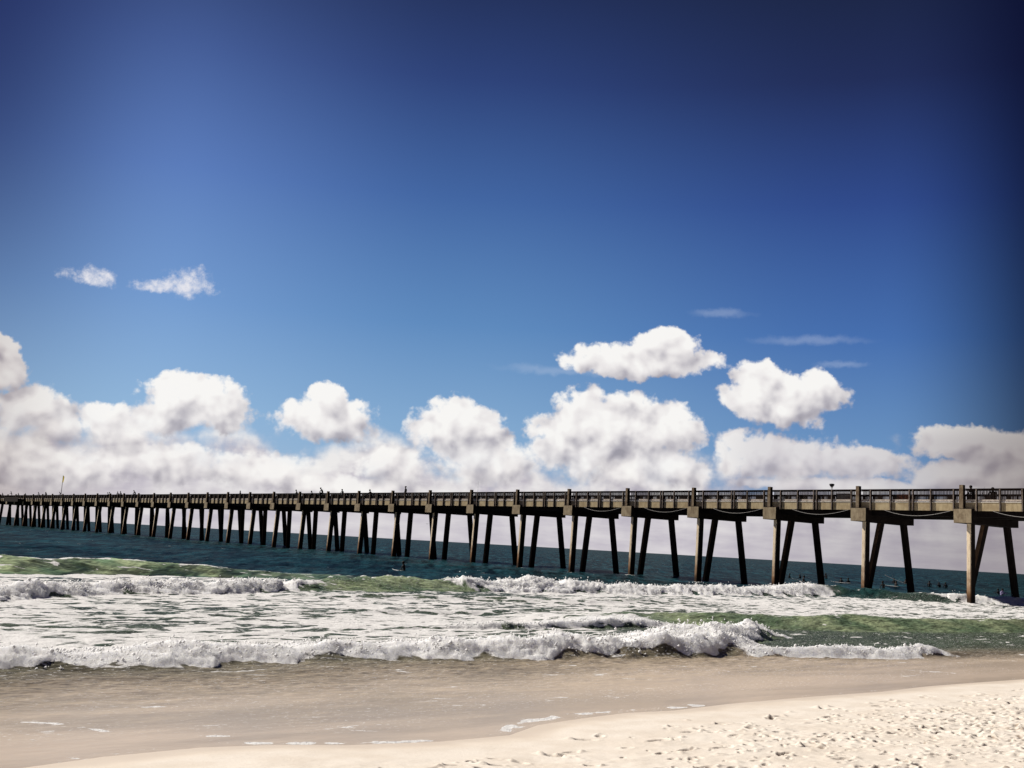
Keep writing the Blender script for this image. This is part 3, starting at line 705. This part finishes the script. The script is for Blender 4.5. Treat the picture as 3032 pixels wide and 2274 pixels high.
for k in range(K0, K1):
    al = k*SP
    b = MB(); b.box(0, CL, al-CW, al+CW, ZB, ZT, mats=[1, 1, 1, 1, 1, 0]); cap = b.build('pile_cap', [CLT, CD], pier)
    bv = cap.modifiers.new('bevel', 'BEVEL'); bv.width = .025; bv.segments = 1
    for (tr, bt, bl) in ((1.1424, .0504, -.0232), (3.19, -.2032, .3527), (6.60, -.1302, -.0478)):
        if k <= 31:
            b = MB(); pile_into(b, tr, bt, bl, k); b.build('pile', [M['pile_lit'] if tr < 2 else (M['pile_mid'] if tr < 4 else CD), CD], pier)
        else: pile_into(piles_far, tr, bt, bl, k)
    pa = al+.15
    b = MB(); hh = 8.88+random.uniform(-.03, .03)
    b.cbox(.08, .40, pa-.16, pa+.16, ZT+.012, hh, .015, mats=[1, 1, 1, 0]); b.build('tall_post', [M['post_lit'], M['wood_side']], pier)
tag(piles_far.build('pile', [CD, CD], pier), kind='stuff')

post_al = [.10, .31, .478, .512, .697, .898]
farposts = MB()
for k in range(K0, K1):
    y0 = k*SP; y1 = y0+SP
    b = MB(); b.box(.46, .598, y0+.015, y1-.015, ZF0, ZF1, m=0); b.build('edge_beam', [M['fascia']], pier)
    b = MB(); b.box(.425, .60, y0+.01, y1-.01, ZF1+.003, ZF1+.05, m=0); b.build('deck_lip', [M['lip']], pier)
    for side in (0, 1):
        fx = (lambda a: a) if side == 0 else (lambda a: 6.88-a)
        def bx(mb, xa, xb, ya, yb, za, zb, m=0, mats=None):
            a, c_ = sorted((fx(xa), fx(xb))); mb.box(a, c_, ya, yb, za, zb, m, mats)
        b = MB()
        bx(b, .455, .50, y0+.02, y1-.02, 8.45, 8.585, 0)                # upper rail
        bx(b, .36, .57, y0+.012, y1-.012, 8.588, 8.625, 0)              # flat hand rail
        ny = 78
        for i in range(ny):
            yy = y0+.06+(SP-.12)*(i+.5)/ny+random.uniform(-.008, .008)
            if k > 24 and i % 2: continue
            wd = .026 if k <= 24 else .045
            bx(b, .502, .540, yy-wd, yy+wd, 7.79, 8.448, 0)
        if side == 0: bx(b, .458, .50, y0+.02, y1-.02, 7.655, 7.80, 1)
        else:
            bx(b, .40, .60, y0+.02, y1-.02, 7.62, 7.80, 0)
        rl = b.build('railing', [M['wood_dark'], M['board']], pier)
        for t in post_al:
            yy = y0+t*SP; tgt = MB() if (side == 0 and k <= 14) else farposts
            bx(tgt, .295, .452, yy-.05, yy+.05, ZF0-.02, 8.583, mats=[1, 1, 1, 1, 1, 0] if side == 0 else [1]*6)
            if tgt is not farposts: tgt.build('rail_post', [M['wood_post'], M['wood_side']], rl)
    if k >= 0 or True:
        b = MB(); pts = []
        a0 = y0+.10*SP+.3; a1 = y0+.76*SP
        for i in range(15):
            t = i/14; pts.append((.40, a0+(a1-a0)*t, 6.93-.42*4*t*(1-t)*(.9+.2*t)))
        b.tube(pts, .018, 5); 
        if k < 5: b.build('cable', [M['cable']], pier)
tag(farposts.build('rail_post', [M['wood_post'], M['wood_side']], pier), kind='stuff')
# fishing platform bump-out near the sea end
b = MB(); p0, p1 = 273.3, 288.0
b.box(-1.6, .42, p0, p1, 7.0, 7.5); b.box(-1.64, -1.60, p0, p1, 6.7, 8.0)
b.box(-1.66, -1.56, p0, p1, 8.3, 8.42)
for i in range(9):
    yy = p0+(p1-p0)*i/8; b.box(-1.66, -1.58, yy-.06, yy+.06, 7.5, 8.32)
b.box(-1.62, .30, p1-.1, p1, 7.5, 8.4)
b.build('side_platform', [M['wood_dark']], pier)

# ------------------------------------------------------------------ lamp, flag
lamp = empty('floodlight', pworld(.393, 12.02, 8.585), TH)
tag(lamp, 'small dark floodlight on a pale stem standing on the pier railing', 'floodlight')
b = MB(); b.tube([(0, 0, -.06), (0, 0, .14)], .035, 8); b.build('stem', [M['glass_white']], lamp)
b = MB(); b.lathe([(.06, .14), (.075, .20), (.09, .26)], 12); b.build('lens', [M['glass_white']], lamp)
b = MB(); b.lathe([(.095, .255), (.20, .40), (.215, .47), (.19, .52), (.05, .54)], 14); b.build('lamp_shade', [M['metal_dark']], lamp, True)
fp = empty('flag_pole', pworld(.45, 240.24, 7.6), TH)
tag(fp, 'tall thin pole with a small yellow flag rising from the far part of the pier', 'flag pole')
b = MB(); b.tube([(0, 0, 0), (.0, .10, 5.9)], .08, 6, taper=.7); b.build('pole', [M['cable']], fp)
bm_v = []; b = MB()
nx, nz = 6, 9
for j in range(nz+1):
    for i in range(nx+1):
        t = i/nx; w = j/nz
        x = .05*math.sin(t*7+w*3); y = .04-1.0*t*(1-.25*w); z = 5.8-1.5*w-.55*t*(.3+w*.3)
        b.v.append((x, y, z))
for j in range(nz):
    for i in range(nx):
        a = j*(nx+1)+i; b.f.append((a, a+1, a+nx+2, a+nx+1)); b.m.append(0)
b.build('flag', [M['flag']], fp, True)

# ------------------------------------------------------------------ people
def skin_mesh(name, V, Ed, Rd, root, mats, matfn):
    me = bpy.data.meshes.new('tmp'); me.from_pydata(V, Ed, []); me.update()
    o = bpy.data.objects.new('tmp', me); COL.objects.link(o)
    sk = o.modifiers.new('s', 'SKIN'); sk.use_smooth_shade = True
    sl_ = me.skin_vertices[0].data
    for i, r in enumerate(Rd): sl_[i].radius = (r, r); sl_[i].use_root = (i == root)
    ss = o.modifiers.new('ss', 'SUBSURF'); ss.levels = 1; ss.render_levels = 1
    dg_ = bpy.context.evaluated_depsgraph_get()
    ev = o.evaluated_get(dg_); res = bpy.data.meshes.new_from_object(ev)
    bpy.data.objects.remove(o)
    res.name = name; res.materials.clear()
    for m_ in mats: res.materials.append(m_)
    for p_ in res.polygons: p_.material_index = matfn(p_.center); p_.use_smooth = True
    return res
def body(J, rad=1.0):
    """J: joints; returns verts, edges, radii"""
    V = []; Ed = []; Rd = []
    def add(p, r, par=None):
        V.append(p); Rd.append(r*rad); i = len(V)-1
        if par is not None: Ed.append((par, i))
        return i
    pel = add(J['pel'], .135); 
    mid = add(tuple((np.array(J['pel'])*.5+np.array(J['chest'])*.5)), .125, pel)
    ch = add(J['chest'], .15, mid); nk = add(J['neck'], .058, ch)
    hb = np.array(J['head']); hd = add(tuple(hb-np.array([0, 0, .05])), .075, nk); h2 = add(tuple(hb+np.array([0, .005, .03])), .098, hd)
    add(tuple(hb+np.array([0, 0, .10])), .06, h2)
    add(tuple(hb+np.array([0, .115, -.01])), .014, h2)   # nose
    for s, S_ in ((-1, 'L'), (1, 'R')):
        sh = add(J['sh'+S_], .062, ch); elb = add(J['el'+S_], .043, sh); wr = add(J['wr'+S_], .030, elb)
        w = np.array(J['wr'+S_]); e_ = np.array(J['el'+S_]); d = (w-e_)/np.linalg.norm(w-e_)
        side = np.cross(d, (0, 0, 1.)); side /= (np.linalg.norm(side)+1e-6)
        pm = add(tuple(w+d*.075), .034, wr)
        for q, ln in ((-.034, .068), (-.012, .080), (.012, .076), (.034, .058)):
            k1 = add(tuple(w+d*(.075+ln*.55)+side*q), .009, pm); add(tuple(w+d*(.075+ln)+side*q+np.array([0, 0, -.02])), .008, k1)
        add(tuple(w+d*.07+side*.075*(-s)), .010, pm)
        hp = add(J['hp'+S_], .095, pel); kn = add(J['kn'+S_], .062, hp); an = add(J['an'+S_], .042, kn); add(J['to'+S_], .036, an)
    return V, Ed, Rd
def sym(J):
    K = dict(J)
    for k in list(J):
        if k.endswith('L') and k[:-1]+'R' not in J: K[k[:-1]+'R'] = (-J[k][0], J[k][1], J[k][2])
    return K
LEAN = sym(dict(pel=(0,-.05,.93), chest=(0,.10,1.30), neck=(0,.20,1.50), head=(0,.27,1.62), shL=(-.19,.14,1.40), elL=(-.27,.30,1.14), wrL=(-.14,.50,1.08), hpL=(-.10,-.05,.88), knL=(-.12,.04,.49), anL=(-.12,-.08,.09), toL=(-.13,.10,.04)))
STAND = sym(dict(pel=(0,0,.94), chest=(0,.02,1.33), neck=(0,.03,1.52), head=(0,.05,1.64), shL=(-.20,.02,1.43), elL=(-.27,.0,1.14), wrL=(-.22,.16,.95), hpL=(-.10,0,.89), knL=(-.12,.03,.49), anL=(-.12,-.02,.09), toL=(-.13,.15,.04)))
RAILSIT = sym(dict(pel=(0,0,.12), chest=(0,.22,.48), neck=(0,.36,.66), head=(0,.46,.76), shL=(-.20,.26,.58), elL=(-.27,.42,.34), wrL=(-.16,.52,.22), hpL=(-.10,.03,.10), knL=(-.14,.46,.12), anL=(-.14,.44,-.34), toL=(-.14,.58,-.40)))
SURF = sym(dict(pel=(0,0,.14), chest=(0,.05,.50), neck=(0,.09,.68), head=(0,.13,.80), shL=(-.20,.06,.60), elL=(-.27,.16,.34), wrL=(-.17,.36,.20), hpL=(-.12,.02,.10), knL=(-.34,.36,.02), anL=(-.36,.30,-.42), toL=(-.37,.42,-.48)))
TREAD = sym(dict(pel=(0,0,-.35), chest=(0,.05,.05), neck=(0,.07,.24), head=(0,.10,.36), shL=(-.20,.05,.14), elL=(-.36,.16,-.04), wrL=(-.34,.40,.02), hpL=(-.1,0,-.4), knL=(-.14,.2,-.7), anL=(-.14,.1,-1.1), toL=(-.14,.2,-1.15)))
def mk(nm, J, mats, fn, rad=1.0):
    V, Ed, Rd = body(J, rad); return skin_mesh(nm, V, Ed, Rd, 0, mats, fn)
def split(zneck, zw):
    return lambda c: 0 if c.z > zneck else (1 if c.z > zw else 2)
MESH = {}
MESH['lean'] = (mk('person', LEAN, [M['skin'], M['shirt'], M['trousers']], lambda c: 0 if (c.z > 1.50 and c.y > .1) else (1 if c.z > .93 else 2)), LEAN)
MESH['stand'] = (mk('person', STAND, [M['skin'], M['shirt'], M['trousers']], split(1.53, .95)), STAND)
MESH['railsit'] = (mk('person', RAILSIT, [M['skin'], M['shirt'], M['trousers']], lambda c: 0 if (c.z > .68 and c.y > .34) else (1 if (c.z > .16 and c.y < .5) else 2)), RAILSIT)
MESH['surf'] = (mk('person', SURF, [M['skin'], M['wetsuit'], M['wetsuit']], split(.70, .0)), SURF)
MESH['lilac'] = (mk('person', TREAD, [M['skin'], M['wetsuit_lilac'], M['wetsuit']], split(.26, -.2), 1.15), TREAD)
MESH['tread'] = (mk('person', TREAD, [M['skin'], M['wetsuit'], M['wetsuit']], split(.26, -.2)), TREAD)
def hair_mesh(long=False):
    b_ = MB(); b_.lathe([(.115, -.03), (.122, .03), (.112, .09), (.075, .135), (.02, .155)], 12)
    return b_
def hat_mesh():
    b_ = MB(); b_.lathe([(.21, .055), (.20, .075), (.115, .08), (.112, .15), (.09, .185), (.02, .19)], 14); return b_
def person(pose, loc, rz, label, group=None, hat=False, scale=1.0):
    me, J = MESH[pose]
    o = bpy.data.objects.new('person', me); COL.objects.link(o); o.location = loc; o.rotation_euler = (0, 0, rz); o.scale = (scale,)*3
    tag(o, label, 'person', group)
    h = (hat_mesh() if hat else hair_mesh()).build('hat' if hat else 'hair', [M['hair']], o, True)
    h.location = (J['head'][0], J['head'][1]-.012, J['head'][2])
    return o
ORD = ['first','second','third','fourth','fifth','sixth','seventh','eighth','ninth','tenth','eleventh','twelfth','thirteenth','fourteenth','fifteenth','sixteenth','seventeenth','eighteenth','nineteenth','twentieth','twenty-first','twenty-second','twenty-third','twenty-fourth','twenty-fifth','twenty-sixth','twenty-seventh','twenty-eighth','twenty-ninth','thirtieth','thirty-first','thirty-second','thirty-third','thirty-fourth']
GP = 'people along the pier railing'
toward = TH+math.pi/2   # facing out over the near railing (local -x)
pp = [  # along, across, pose, z offset, text
 (301.95,1.0,'lean',0,'dark figure at the rail at the left edge of the view, beyond the last platform'),
 (292.26,1.1,'lean',.35,'dark figure leaning high over the rail just left of the side platform'),
 (283.54,1.0,'lean',0,'dark figure at the rail above the middle of the side platform'),
 (276.26,1.1,'lean',-.05,'dark figure at the rail above the near end of the side platform'),
 (262.49,1.0,'lean',0,'dark figure above the rail a little left of a close pair of figures'),
 (258.0,1.4,'stand',-.05,'dark figure beside the twenty-ninth tall post, left one of a close pair'),
 (255.33,1.0,'lean',.1,'dark upright figure right of a tall post, right one of a close pair'),
 (242.4,1.1,'railsit',.92,'dark figure bent over the rail right beside the yellow flag pole'),
 (207.44,1.8,'lean',-.1,'small dark head above the rail by the twenty-third tall post, alone'),
 (204.0,1.1,'lean',-.12,'low dark head above the rail close to the twenty-third tall post'),
 (198.35,1.0,'lean',-.08,'left one of two small dark figures side by side near the twenty-second tall post'),
 (196.4,1.0,'lean',0,'right one of two small dark figures side by side near the twenty-second tall post'),
 (185.97,.62,'railsit',.95,'hunched dark figure seated on the rail beside the twenty-first tall post'),
 (136.64,2.2,'stand',-.05,'lone dark head over the rail between the fifteenth and sixteenth tall posts'),
 (112.44,1.1,'lean',-.1,'dark head above the rail just left of the thirteenth tall post'),
 (107.99,1.5,'lean',-.25,'low dark head above the rail just right of the thirteenth tall post'),
 (103.07,.62,'railsit',.95,'crouched dark figure perched on the rail beside the twelfth tall post'),
 (97.97,1.2,'lean',-.1,'dark head above the rail right of the twelfth tall post'),
 (90.25,1.4,'lean',-.28,'very low dark head above the rail right of the eleventh tall post'),
 (80.76,1.2,'stand',.08,'dark figure in a wide hat standing right of the tenth tall post'),
 (-.42,.85,'lean',-.42,'dark figure leaning close behind the tall post nearest the camera'),
 (-1.75,1.2,'railsit',.20,'dark seated figure behind the railing slats at the right edge of the pier'),
]
for i, (al_, tr_, pose, dz, lb) in enumerate(pp):
    person(pose, pworld(tr_, al_, ZD+dz), toward+random.uniform(-.5, .5), lb, GP, hat=(i == 19), scale=random.uniform(.95, 1.04))
# rods
def rod(al_, tr_, base, tip, label):
    o = empty('fishing_rod', pworld(tr_, al_, base[2]), TH); tag(o, label, 'fishing rod', 'fishing rods on the pier')
    t = (tip[0]-base[0], tip[1]-base[1], tip[2]-base[2])
    b_ = MB(); b_.tube([(0, 0, 0), (t[0]*.5, t[1]*.5, t[2]*.52), t], .016, 5, taper=.3); b_.build('rod', [M['metal_dark']], o)
    b_ = MB(); b_.tube([(t[0]*.18-.05, t[1]*.18, t[2]*.18), (t[0]*.18+.05, t[1]*.18, t[2]*.18)], .05, 8); b_.build('reel', [M['metal_dark']], o)
rod(63.18, .42, (0, 0, 7.7), (.0, -.1, 9.9), 'thin upright fishing rod on the rail beside the seventh tall post')
rod(-1.3, .42, (0, 0, 8.0), (-.1, -.3, 8.75), 'short bent rod tip poking above the rail right of the nearest tall post')
# boxes seen through the railing
def crate(al_, tr_, w, h, mat, nm, label):
    o = empty(nm, pworld(tr_, al_, ZD), TH); tag(o, label, 'box')
    b_ = MB(); b_.cbox(-.25, .25, -w/2, w/2, .04, h*.8, .03, mats=[0]*4); b_.build('body', [mat], o)
    b_ = MB(); b_.cbox(-.27, .27, -w/2-.02, w/2+.02, h*.8+.002, h, .03, mats=[0]*4); b_.build('lid', [mat], o)
    b_ = MB(); b_.tube([(-.1, -.1, h), (-.1, -.1, h+.06), (-.1, .1, h+.06), (-.1, .1, h)], .012, 5); b_.build('handle', [M['metal_dark']], o)
crate(5.52, 1.0, 1.0, .62, M['orange'], 'storage_box', 'orange box behind the railing slats between the two nearest tall posts')
crate(11.2, 1.0, 1.3, .7, M['white_pl'], 'storage_box', 'wide white box behind the railing just right of the floodlight')
crate(53.77, 1.0, 1.0, .6, M['teal_pl'], 'storage_box', 'teal box behind the railing slats near the sixth tall post')
crate(47.31, 1.0, 1.0, .65, M['pink_pl'], 'storage_box', 'faded red box behind the railing slats right of the sixth tall post')

# surfboards -----------------------------------------------------------------
def surfboard(loc, rz, pitch_, label, roll_=0.0, L=2.1, W=.54, group=None):
    o = empty('surfboard', loc, 0); o.rotation_euler = (pitch_, roll_, rz); tag(o, label, 'surfboard', group)
    b_ = MB(); N = 16; rows = []
    for i in range(N+1):
        t = -1+2*i/N; wd = W/2*math.sqrt(max(1-abs(t)**2.6, .003)); rk = .05*abs(t)**3 + (.07*max(t, 0)**3)
        th_ = .035*(1-abs(t)**4)+.004; row = []
        for a_ in range(10):
            an = 2*math.pi*a_/10; row.append((wd*math.cos(an), t*L/2, rk+th_*math.sin(an)))
        rows.append(len(b_.v)); b_.v += row
    for i in range(N):
        for a_ in range(10):
            c_ = (a_+1) % 10; b_.f.append((rows[i]+a_, rows[i]+c_, rows[i+1]+c_, rows[i+1]+a_)); b_.m.append(0)
    b_.f.append(tuple(rows[0]+a_ for a_ in range(10))[::-1]); b_.m.append(0); b_.f.append(tuple(rows[-1]+a_ for a_ in range(10))); b_.m.append(0)
    b_.build('board', [M['board_white']], o, True)
    b_ = MB()
    for s_ in (-.14, 0, .14):
        k = len(b_.v); y_ = -L/2+.2+(.08 if s_ else 0)
        b_.v += [(s_, y_, -.02), (s_, y_+.12, -.02), (s_, y_-.03, -.14), (s_+.008, y_, -.02), (s_+.008, y_+.12, -.02), (s_+.008, y_-.03, -.14)]
        b_.f += [(k, k+1, k+2), (k+3, k+5, k+4), (k, k+3, k+4, k+1), (k+1, k+4, k+5, k+2), (k+2, k+5, k+3, k)]; b_.m += [0]*5
    b_.build('fin', [M['metal_dark']], o)
    return o
def wz(x, y): return float(water_fields(np.array([[x]], float), np.array([[y]], float))[0][0, 0])
GS = 'surfers waiting beyond the breakers'
x, y = -7.85, 88.97
person('surf', (x, y, wz(x, y)-.08), R(75), 'lone surfer in a black wetsuit sitting astride a board in open water', hat=False, scale=1.0)
surfboard((x+.0, y, wz(x, y)+.05), R(75), R(1), 'white surfboard under the lone surfer in front of the middle of the pier')
sf = [((41.1,157.2),'surf','surfer beside an upright white board, left end of the group'),
 ((43.0,158.1),'surf','surfer upright left of centre between two piles, behind a lower one'),
 ((34.8,126.9),'surf','surfer low in the water just in front and right of another surfer'),
 ((48.5,164.1),'surf','surfer half hidden behind the right side of a leaning pile of the third bent'),
 ((41.0,132.7),'surf','surfer sitting low on a flat white board just left of a taller seated one'),
 ((45.0,142.4),'surf','tall seated surfer midway between the third and second bents'),
 ((53.8,158.9),'surf','surfer half hidden behind the leaning pile of the second bent'),
 ((43.7,125.7),'surf','surfer low in the water between the second bent and a stacked-looking pair'),
 ((56.8,158.8),'surf','upright surfer just above another surfer lying on a board'),
 ((46.8,130.5),'surf','surfer on a flat white board below and in front of an upright surfer'),
 ((56.5,153.8),'surf','surfer holding a board tilted up to the left beside a dark leaning pile'),
 ((58.1,149.2),'surf','leftmost of three surfers in a row left of the nearest bent'),
 ((59.7,149.8),'surf','middle one of three surfers in a row left of the nearest bent'),
 ((60.8,150.3),'surf','rightmost of three surfers in a row left of the nearest bent')]
for i, ((x, y), pose, lb) in enumerate(sf):
    person(pose, (x, y, wz(x, y)-.22), random.uniform(-2.6, 2.6), lb, GS, scale=random.uniform(.95, 1.1))
surfboard((39.9, 156.9, .45), R(60), R(82), 'white surfboard standing upright beside the leftmost surfer of the group', W=.75)
surfboard((34.3, 126.7, wz(34.3,126.7)+.12), R(100), R(8), 'short white surfboard beside the low surfer in the left cluster', L=1.7)
surfboard((41.0, 132.7, wz(41,132.7)+.08), R(80), R(1), 'flat white surfboard under the low surfer between the third and second bents', L=2.4)
surfboard((46.4, 130.5, wz(46.4,130.5)+.08), R(85), R(2), 'flat white surfboard under the surfer between the second bent and a dark pile', L=2.2)
surfboard((55.2, 153.6, .60), R(78), R(19), 'white surfboard tilted with its nose up beside a dark leaning pile', L=3.4)
x, y = 57.0, 125.9
person('tread', (x, y, wz(x, y)+.15), R(40), 'dark swimmer in the white water between the piles of the nearest bent')
x, y = 54.9, 120.5
person('lilac', (x, y, wz(x, y)+.20), R(200), 'bather in a pale lilac top in the white water right of a dark swimmer')

# bird ------------------------------------------------------------------------
az_, el_ = R(-4.0125), R(.8538)
bd = empty('bird', (300*math.sin(az_), 300*math.cos(az_), CH+300*math.tan(el_)), 0); tag(bd, 'small dark bird with spread wings flying low between the piles under the pier', 'bird')
b = MB(); b.lathe([(.01, -.22), (.05, -.12), (.075, 0), (.05, .13), (.03, .2), (.008, .27)], 8); o = b.build('body', [M['bird']], bd, True); o.rotation_euler = (R(90), 0, 0)
for s_ in (-1, 1):
    b = MB(); b.v = [(0,.09,.02),(s_*.28,.12,.13),(s_*.62,.0,.07),(s_*.34,-.05,.11),(0,-.09,.02),(0,.09,.0),(s_*.28,.12,.115),(s_*.62,.0,.06),(s_*.34,-.05,.10),(0,-.09,.0)]
    b.f = [(0,1,3,4),(1,2,3),(5,9,8,6),(6,8,7),(0,5,6,1),(1,6,7,2),(2,7,8,3),(3,8,9,4),(4,9,5,0)]; b.m = [0]*9
    b.build('wing', [M['bird']], bd)

# ------------------------------------------------------------------ render settings
sc.render.engine = 'CYCLES'
sc.view_settings.view_transform = 'Standard'; sc.view_settings.look = 'None'; sc.view_settings.exposure = 0; sc.view_settings.gamma = 1
sc.cycles.max_bounces = 5; sc.cycles.diffuse_bounces = 1; sc.cycles.glossy_bounces = 2
